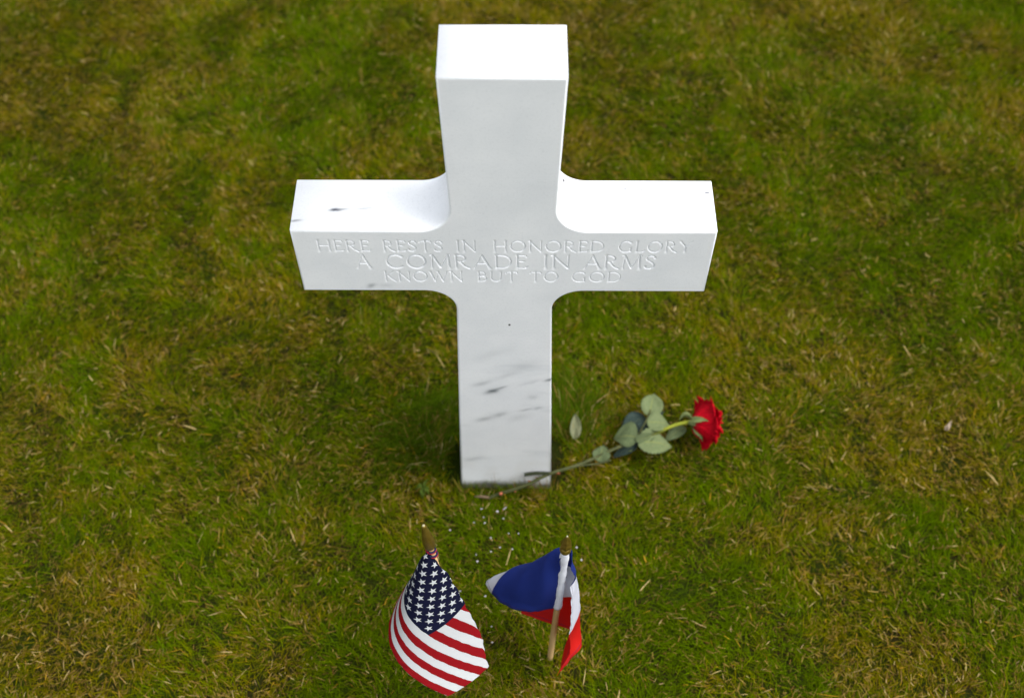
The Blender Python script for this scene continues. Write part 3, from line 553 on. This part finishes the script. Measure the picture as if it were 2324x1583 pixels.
tw = [on_ground(*zs_(345, 974), .024), on_ground(*zs_(290, 966), .020), on_ground(*zs_(235, 966), .012)]
V, F = tube(spline(tw, 14), [.0026]*10+[.0024, .002, .0018, .0012], 8); adopt(mesh_obj('twig', V, F, BR), rose)
sb = [on_ground(*zs_(800, 792), .062), on_ground(*zs_(700, 790), .064), on_ground(*zs_(612, 802), .060)]
V, F = tube(spline(sb, 14), .0031, 8); adopt(mesh_obj('twig', V, F, leafmat('dark_green_twig', (.018, .024, .010), (.03, .036, .015), (.03, .036, .015), 0)), rose)
for pts, r_ in ([(1000, 735, .054), (1100, 725, .05), (1180, 715, .045), (1262, 690, .040)], .0016), ([(1455, 545, .050), (1490, 548, .050), (1500, 552, .05)], .0015):
    V, F = tube(spline([on_ground(*zs_(p[0], p[1]), p[2]) for p in pts], 24), r_, 8); adopt(mesh_obj('petiole', V, F, STEM), rose)
V, F = tube(spline([on_ground(*zr(1020, 745), .05), on_ground(*zr(1100, 610), .055), on_ground(*zr(1155, 510), .06), on_ground(*zr(1190, 440), .062), on_ground(*zr(1235, 330), .062)], 30), [.0015]*30, 8)
adopt(mesh_obj('petiole', V, F, STEM), rose)
TH_ = NT('coral_thorn').bsdf((.42, .12, .06), .6, .3)
for x, y, dx, dy in [(858, 782, 22, 14), (712, 834, -18, -16), (655, 858, -18, -14), (533, 916, 14, 16), (432, 944, -14, -10)]:
    b = on_ground(*zs_(x, y), .056 if x > 800 else .048 if x > 600 else .038); e = on_ground(*zs_(x+dx, y+dy), .052 if x > 800 else .046 if x > 600 else .036)
    V, F = tube([b-(e-b)*.2, b+(e-b)*.3, e], [.0036, .0022, .0004], 8); adopt(mesh_obj('thorn', V, F, TH_), rose)
PXM = 1/(4.648*1.2914)*2.17/2625.0            # metres per pixel of the enlarged rose, across the view
def Lf(b, t, wpx, mat, **k): return leaf('leaf', zr(*b), zr(*t), wpx*PXM*k.pop('wf', 1.0), mat, rose, **k)
Lf((1155, 640), (1420, 330), 120, L_DARK, bz=.030, tz=.030, seed=11)
Lf((1170, 430), (800, 610), 215, L_DARK, bz=.045, tz=.030, wf=1.25, seed=1)
Lf((1165, 480), (1050, 690), 130, L_DARK, bz=.050, tz=.035, seed=2)
Lf((1700, 560), (1430, 740), 150, L_GREY, bz=.030, tz=.036, wf=1.3, seed=3)
Lf((1060, 770), (705, 985), 95, L_DARK, bz=.045, tz=.018, wf=1.5, roll=.5, seed=4)
Lf((1050, 800), (800, 880), 120, L_GREY, bz=.036, tz=.030, wf=1.3, roll=.3, seed=14)
Lf((1065, 700), (725, 690), 265, L_GREY, bz=.055, tz=.045, wf=1.5, bend=.006, seed=5)
Lf((1030, 745), (1340, 660), 90, L_GREY, bz=.058, tz=.056, wf=1.6, roll=-.5, seed=6)
Lf((1215, 405), (1290, 75), 300, L_PALE, bz=.060, tz=.056, seed=7)
Lf((1185, 495), (1520, 520), 205, L_PALE, bz=.060, tz=.052, wf=1.45, seed=8)
Lf((1060, 765), (1545, 800), 250, L_PALE, bz=.056, tz=.044, wf=1.55, bend=.006, seed=9)
Lf((530, 1035), (610, 790), 225, L_GREY, bz=.050, tz=.050, wf=1.05, seed=10)
lo = leaf('loose_leaf', zr(205, 725), zr(215, 365), 150*PXM, L_DRY, None, bz=.026, tz=.040, cup=.75, seed=12)
tag(lo, 'single pale faded leaf lying in the grass between the cross and the rose', 'leaf')
# flower head: layered cupped petals round the stem axis
pm = NT('crimson_rose_petal'); pu = pm.coord('UV'); ps = pm.n('ShaderNodeSeparateXYZ'); pm.t.links.new(pu, ps.inputs[0])
pn = pm.noise(pu, 5, 4); pc = pm.mix(pm.mapr(pn, .3, .7), (.40, .001, .008), (.54, .002, .014)); pc = pm.mix(pm.mapr(ps.outputs[1], .25, 0), pc, (.30, .02, .02))
PETAL = pm.bsdf(pc, .65, .08, normal=pm.bump(pn, .3, .002), transl=.22)
SEPAL = leafmat('sepal_green', (.13, .17, .06), (.20, .24, .09), (.22, .26, .10), .2)
CA = on_ground(*zr(1800, 500), .070)
tip_ = on_ground(*zr(2150, 560), .058)
ax0 = tip_-CA; ax0[2] = .004; ax0 /= np.linalg.norm(ax0); axr = ax0*.88+FW*.38; axr /= np.linalg.norm(axr)
pa = np.cross(axr, [0, 0, 1.0]); pa /= np.linalg.norm(pa); pb = np.cross(pa, axr)
def petal(ang, L, Wd, open0, open1, lip, seed, start=.004):
    """open0/open1: angle from the flower axis at the base and at the rim"""
    rg = np.random.default_rng(seed); nl, nw = 22, 16; V = []; UV = []
    ln_ = 0; x = .0035; z = 0.0; prof = []
    for i in range(nl+1):
        t = i/nl; a = open0*math.exp(-t*4)+open1*t**1.3+(lip*max(0, t-.72)/.28 if t > .72 else 0)
        prof.append((x, z)); x += math.sin(a)*L/nl; z += math.cos(a)*L/nl
    f1, f2 = rg.uniform(0, 6, 2)
    for i in range(nl+1):
        t = i/nl; rr, zz = prof[i]; hw = Wd*.5*(.18+.82*math.sin(math.pi*.5*min(1, t*1.25))**.8)*(1-.55*max(0, t-.70)/.30*max(0, t-.70)/.30*1.3)
        for j in range(nw+1):
            q = j/nw*2-1; s = q*hw; rad_ = max(rr, .006); th = ang+s/max(rad_, .0145)
            edge = 1-.20*abs(q)**3*t
            wv = .0044*math.sin(5*q+f1+2*t)*t**3+.0022*math.sin(11*q+f2)*t**4
            r2 = rr+wv; z2 = zz*edge+.0012*math.sin(6*q+f2)*t**2
            V.append(CA+axr*(start+z2)+(pa*math.cos(th)+pb*math.sin(th))*r2); UV.append((j/nw, t))
    F = [(i*(nw+1)+j, i*(nw+1)+j+1, (i+1)*(nw+1)+j+1, (i+1)*(nw+1)+j) for i in range(nl) for j in range(nw)]
    o = mesh_obj('petal', V, F, PETAL, uv=UV); md = o.modifiers.new('thickness', 'SOLIDIFY'); md.thickness = .0005; adopt(o, rose)
for k in range(5): petal(.6+k*2*math.pi/5, .054, .060, 1.55, 1.42, 1.0, 20+k)
for k in range(5): petal(1.2+k*2*math.pi/5, .052, .062, 1.4, 1.0, .9, 30+k, .006)
for k in range(5): petal(.3+k*2*math.pi/5, .049, .050, 1.15, .55, .6, 40+k, .008)
for k in range(5): petal(.8+k*2*math.pi/5, .044, .034, .8, .12, .3, 50+k, .010)
for k in range(4): petal(.2+k*2*math.pi/4, .038, .022, .4, -.05, .1, 60+k, .012)
V, F = [], []
prof = [(-.006, .0036), (-.002, .0050), (.003, .0068), (.008, .0072), (.012, .0060)]
for h, r_ in prof:
    for k in range(14):
        t = 2*math.pi*k/14; V.append(CA+axr*h+r_*(math.cos(t)*pa+math.sin(t)*pb))
for i in range(len(prof)-1):
    for k in range(14): F.append((i*14+k, i*14+(k+1) % 14, (i+1)*14+(k+1) % 14, (i+1)*14+k))
F.append(tuple(range(14))[::-1]); F.append(tuple((len(prof)-1)*14+k for k in range(14)))
adopt(mesh_obj('calyx', V, F, SEPAL), rose)
leaf('sepal', zr(1800, 480), zr(2000, 455), 100*PXM, SEPAL, rose, bz=.074, tz=.094, cup=.35, seed=61)
leaf('sepal', zr(1800, 560), zr(1960, 745), 60*PXM, SEPAL, rose, bz=.058, tz=.050, cup=.35, seed=62)
cs = spline([on_ground(*zr(x, y), z) for x, y, z in [(1815, 460, .070), (1760, 400, .078), (1700, 385, .080), (1650, 420, .074), (1625, 470, .066)]], 24)
V = []; F = []
for i, p in enumerate(cs):
    hw = .0058*math.sin(math.pi*min(1, .12+.86*i/23))**.7
    for q in (-1, 0, 1): V.append(p+np.array([.0, .35*hw*q, hw*q*.9])+np.array([0, 0, -.001*abs(q)]))
for i in range(23):
    for q in (0, 1): F.append((i*3+q, i*3+q+1, (i+1)*3+q+1, (i+1)*3+q))
o = mesh_obj('sepal', V, F, SEPAL); md = o.modifiers.new('thickness', 'SOLIDIFY'); md.thickness = .0006; adopt(o, rose)

# ------------------------------------------------------------------ small things in the grass
WP = NT('white_petal_flake'); wpn = WP.noise(WP.coord('Object'), 300, 3); WPM = WP.bsdf(WP.mix(WP.mapr(wpn, .3, .7), (.36, .30, .33), (.62, .58, .58)), .6, .3, transl=.2)
def flake_mesh(seed):
    rg = np.random.default_rng(seed); V = [(0, 0, .0006)]; n = 12; asp = rg.uniform(.55, .9)
    for r_ in (.5, 1.0):
        for k in range(n):
            t = 2*math.pi*k/n; rr = r_*(1+.16*math.sin(2*t+rg.uniform(0, 6))*r_+rg.uniform(-.08, .08))
            V.append((rr*math.cos(t), rr*asp*math.sin(t), .30*r_*r_+.1*math.sin(3*t)*r_))
    F = [(0, 1+k, 1+(k+1) % n) for k in range(n)]+[(1+k, 1+n+k, 1+n+(k+1) % n, 1+(k+1) % n) for k in range(n)]
    return V, F
def z7(x, y): return ((1300+x/4.522)/1.2914, (1300+y/4.522)/1.2914)
def z1(x, y): return ((1050+x/2.807)/1.2914, (1480+y/2.807)/1.2914)
FL = [(z7(710, 895), 40, 'd1'), (z7(810, 855), 50, 'd2'), (z7(500, 860), 34, 0), (z7(545, 1045), 30, 0), (z7(400, 1040), 22, 0), (z7(85, 1140), 28, 'd3'), (z7(790, 985), 24, 0),
      (z7(625, 1245), 34, 0), (z7(990, 1185), 22, 0), (z7(745, 1370), 26, 0), (z7(625, 1425), 22, 0), (z7(430, 1465), 24, 0), (z7(445, 1555), 28, 0), (z7(910, 1390), 22, 0),
      (z7(1760, 1370), 30, 'r'), (z7(1825, 1535), 32, 'r'), (z7(530, 970), 22, 0), (z7(860, 1185), 20, 0),
      (z1(835, 705), 34, 'm'), (z1(1043, 745), 26, 'm'), (z1(1095, 995), 24, 'm'), (z1(1100, 1125), 28, 'm')]
LAB = {'d1': 'brightest and largest white petal in the grass just below the cut rose stem', 'd2': 'narrow pale petal lying right beside the largest white petal below the rose stem',
       'd3': 'white petal in the grass just above the gold tip of the striped flag',
       'r': 'white petal in the grass close to the right of the tricolour flag top', 'm': 'pale petal in the grass in the gap between the two flags', 0: 'tiny white petal scattered in the grass between the cross foot and the flag tips'}
for k, ((x, y), d, lb) in enumerate(FL):
    V, F = flake_mesh(70+k % 5); s = d/(4.522*1.2914)*2.05/2625*.46
    o = mesh_obj('white_petal', np.array(V)*s, F, WPM); o.location = on_ground(x, y, .034)
    o.rotation_euler = (random.uniform(-.6, .3), random.uniform(-.5, .5), random.uniform(0, 6.28))
    if lb == 'd2': o.scale = (1.3, .5, 1); o.rotation_euler = (-.4, 0, .75)
    md = o.modifiers.new('thickness', 'SOLIDIFY'); md.thickness = .0004
    tag(o, LAB[lb], 'petal', 'white petals scattered round the small flags')
# dry pale husk far right
DH = NT('dry_husk').bsdf((.36, .28, .20), .7, .2, transl=.2)
hk = leaf('dry_husk', (2146, 975), (2158, 955), .008, DH, None, bz=.03, tz=.045, cup=.6, seed=80)
tag(hk, 'pale curled dry husk in the grass far to the right of the rose', 'dry leaf')
# weed by the left of the foot
WG = leafmat('weed_leaf_green', (.042, .078, .006), (.070, .105, .010), (.08, .11, .012))
we = empty('weed', on_ground(962, 1095)); tag(we, 'small green broad-leaved weed growing left of the foot of the cross', 'weed')
def zw(x, y): return ((900+x/3.1667)/1.2914, (1000+y/3.1667)/1.2914)
for t, wpx, tz in [((995, 1355), .0085, .034), ((1140, 1410), .0095, .030), ((1065, 1470), .009, .022), ((1105, 1285), .006, .05)]:
    leaf('leaf', zw(1080, 1350), zw(*t), wpx, WG, we, bz=.038, tz=tz, cup=.3, seed=int(t[0]))
V, F = tube([on_ground(962, 1095), on_ground(*zw(1080, 1350), .039)], .0012, 6); adopt(mesh_obj('stem', V, F, WG), we)

# ------------------------------------------------------------------ the lawn
def grass():
    cells = []
    def scatter(n, x0, x1, y0, y1): return RNG.uniform(x0, x1, n), RNG.uniform(y0, y1, n)
    X = []; Y = []
    a, b = scatter(640000, -1.75, 1.75, -.75, 1.75); X.append(a); Y.append(b)
    # most blades stand in little tufts, with gaps of shade between them
    k = 75000; cx, cy = RNG.uniform(-1.75, 1.75, k), RNG.uniform(-.75, 1.75, k); q = 640000; w_ = RNG.integers(0, k, q)
    X[0] = X[0][:300000]; Y[0] = Y[0][:300000]
    X.append(cx[w_]+RNG.normal(0, .0042, q)); Y.append(cy[w_]+RNG.normal(0, .0042, q))
    a, b = scatter(110000, -3.2, 3.2, -1.8, 3.6); m = ~((np.abs(a) < 1.75) & (b > -.75) & (b < 1.75)); X.append(a[m]); Y.append(b[m])
    # longer uncut tufts where the mower cannot reach, hard by the stone
    def tuft(n, cx, cy, sx, sy): X.append(RNG.normal(cx, sx, n)); Y.append(RNG.normal(cy, sy, n))
    nt0 = sum(len(q) for q in X)
    tuft(3800, -.145, .110, .045, .038); tuft(1600, -.10, .160, .04, .025); tuft(1300, .12, .150, .03, .04); tuft(1200, .0, .125, .08, .015)
    t1 = sum(len(q) for q in X)
    X.append(RNG.uniform(-.085, .085, 620)); Y.append(-np.abs(RNG.normal(.004, .008, 620)))
    X = np.concatenate(X); Y = np.concatenate(Y); n = len(X)
    kind = np.zeros(n, int); kind[nt0:t1] = 1; kind[t1:] = 2
    straw, lush = lawn_fields(X, Y)
    inside = (np.abs(X) < .0835) & (Y > -.002) & (Y < TH+.003)
    trench = (np.abs(X) < .104+.012*lattice_noise(X, Y, .03, 77, 1)) & (Y > -.004) & (Y < TH+.006) & (kind != 2)
    keep = ~inside & ~(trench & (RNG.random(n) < .97)) & ~((kind == 0) & (RNG.random(n) < .18*(straw > .7)))
    keep &= (Y > -1.9)
    X, Y, kind, straw, lush = X[keep], Y[keep], kind[keep], straw[keep], lush[keep]; n = len(X)
    #F
    far = (np.abs(X) > 1.75) | (Y < -.75) | (Y > 1.75)
    dry = RNG.random(n) < (.06+.31*straw**1.4)*np.where(kind == 1, .35, 1)
    fl = lattice_noise(X, Y, .22, 31, 3)*2*math.pi*2.2
    az = fl+RNG.normal(0, 1.0, n)
    Lh = (.012+.014*RNG.random(n)**1.2+.010*lush*RNG.random(n))*np.where(far, 1.4, 1)
    Lh = np.where(dry, RNG.gamma(3.0, .0030, n)+.003, Lh)
    Lh = np.where(kind == 1, RNG.uniform(.025, .062, n), Lh); Lh = np.where(kind == 2, RNG.uniform(.02, .055, n), Lh)
    lean = np.where(dry, RNG.uniform(.9, 1.5, n), np.clip(RNG.normal(.78, .30, n), .05, 1.4))
    lean = np.where(kind == 2, RNG.uniform(.05, .5, n), lean); lean = np.where(kind == 1, RNG.uniform(.3, 1.15, n), lean)
    curl = RNG.uniform(.1, .75, n); curl = np.where(dry, RNG.normal(0, .5, n), curl)
    Wb = np.where(dry, RNG.uniform(.0005, .0013, n), RNG.uniform(.0005, .0012, n))*np.where(far, 1.7, 1.0)
    big = RNG.random(n) < .025; Wb = np.where(big, Wb*1.7, Wb); Lh = np.where(big & (kind == 0), Lh*1.35, Lh)
    z0 = np.where(dry, RNG.uniform(.001, .015, n), 0.0)
    z0 = np.where(trench[keep], 0, z0)
    dirx, diry = np.cos(az), np.sin(az)
    tw = az+math.pi/2+RNG.normal(0, .5, n); sx, sy = np.cos(tw), np.sin(tw)
    P = np.empty((n, 7, 3), np.float32)
    def at(t):
        a = lean+curl*t
        h = Lh*t
        return h*np.sin(lean+curl*t*.5), h*np.cos(lean+curl*t*.5)
    for k, (t, wf) in enumerate(((0, .75), (.38, 1.0), (.74, .72))):
        d, hz = at(t); hz = np.maximum(hz, -.001)
        for s, i in ((-1, 2*k), (1, 2*k+1)):
            P[:, i, 0] = X+dirx*d+s*sx*Wb*wf*.5; P[:, i, 1] = Y+diry*d+s*sy*Wb*wf*.5; P[:, i, 2] = z0+hz+.0004
    d, hz = at(1.0); P[:, 6, 0] = X+dirx*d; P[:, 6, 1] = Y+diry*d; P[:, 6, 2] = z0+np.maximum(hz, -.001)+.0004
    # no blade pierces the stone
    q = P.reshape(-1, 3); ins = (np.abs(q[:, 0]) < .084) & (q[:, 1] > -.001) & (q[:, 1] < TH+.001)
    bad = ins.reshape(n, 7).any(1)
    P = P[~bad]; keepc = ~bad
    dry, straw, lush, kind = dry[keepc], straw[keepc], lush[keepc], kind[keepc]; n = len(P)
    # colours of the blades themselves
    c = np.zeros((n, 3)); r1 = RNG.random(n)[:, None]; r2 = RNG.random(n)[:, None]
    g_lush, g_mid, g_yel = np.array([.066, .112, .0008]), np.array([.100, .122, .0008]), np.array([.150, .124, .001])
    mixv = np.clip(1-lush+RNG.normal(0, .22, n), 0, 1)[:, None]
    c = np.where(mixv < .5, g_lush*(1-2*mixv)+g_mid*2*mixv, g_mid*(2-2*mixv)+g_yel*(2*mixv-1))
    s_tan, s_brn, s_pal, s_org = np.array([.255, .172, .046]), np.array([.125, .066, .014]), np.array([.42, .31, .135]), np.array([.30, .17, .015])
    sc = s_tan*(1-r1)+s_brn*r1; pick = r2[:, 0]; sc = np.where((pick < .09)[:, None], s_pal, sc); sc = np.where((pick > .93)[:, None], s_org, sc)
    c = np.where(dry[:, None], sc, c)
    c = np.where(((kind == 1) & ~dry)[:, None], np.array([.055, .098, .003]), c)
    c = np.where(((kind == 2) & ~dry)[:, None], np.array([.10, .14, .006]), c)
    c *= RNG.uniform(.55, 1.5, n)[:, None]
    me = bpy.data.meshes.new('grass')
    me.vertices.add(n*7); me.vertices.foreach_set('co', P.reshape(-1))
    b = (np.arange(n)*7)[:, None]
    lp = np.concatenate([b+np.array([[0, 1, 3, 2, 2, 3, 5, 4, 4, 5, 6]])], 0).reshape(-1).astype(np.int32)
    me.loops.add(n*11); me.loops.foreach_set('vertex_index', lp)
    st = ((np.arange(n)*11)[:, None]+np.array([[0, 4, 8]])).reshape(-1).astype(np.int32)
    me.polygons.add(n*3); me.polygons.foreach_set('loop_start', st)
    me.polygons.foreach_set('use_smooth', np.ones(n*3, bool))
    at_ = me.attributes.new('blade', 'FLOAT_COLOR', 'POINT')
    col = np.ones((n, 7, 4), np.float32); col[:, :, :3] = c[:, None, :]; at_.data.foreach_set('color', col.reshape(-1))
    m = NT('grass_blades'); at2 = m.n('ShaderNodeAttribute', attribute_name='blade')
    mat = m.bsdf(at2.outputs['Color'], .8, .0, transl=.22)
    me.materials.append(mat); me.update(calc_edges=True); me.validate()
    o = link(bpy.data.objects.new('grass', me)); o['kind'] = 'stuff'
grass()
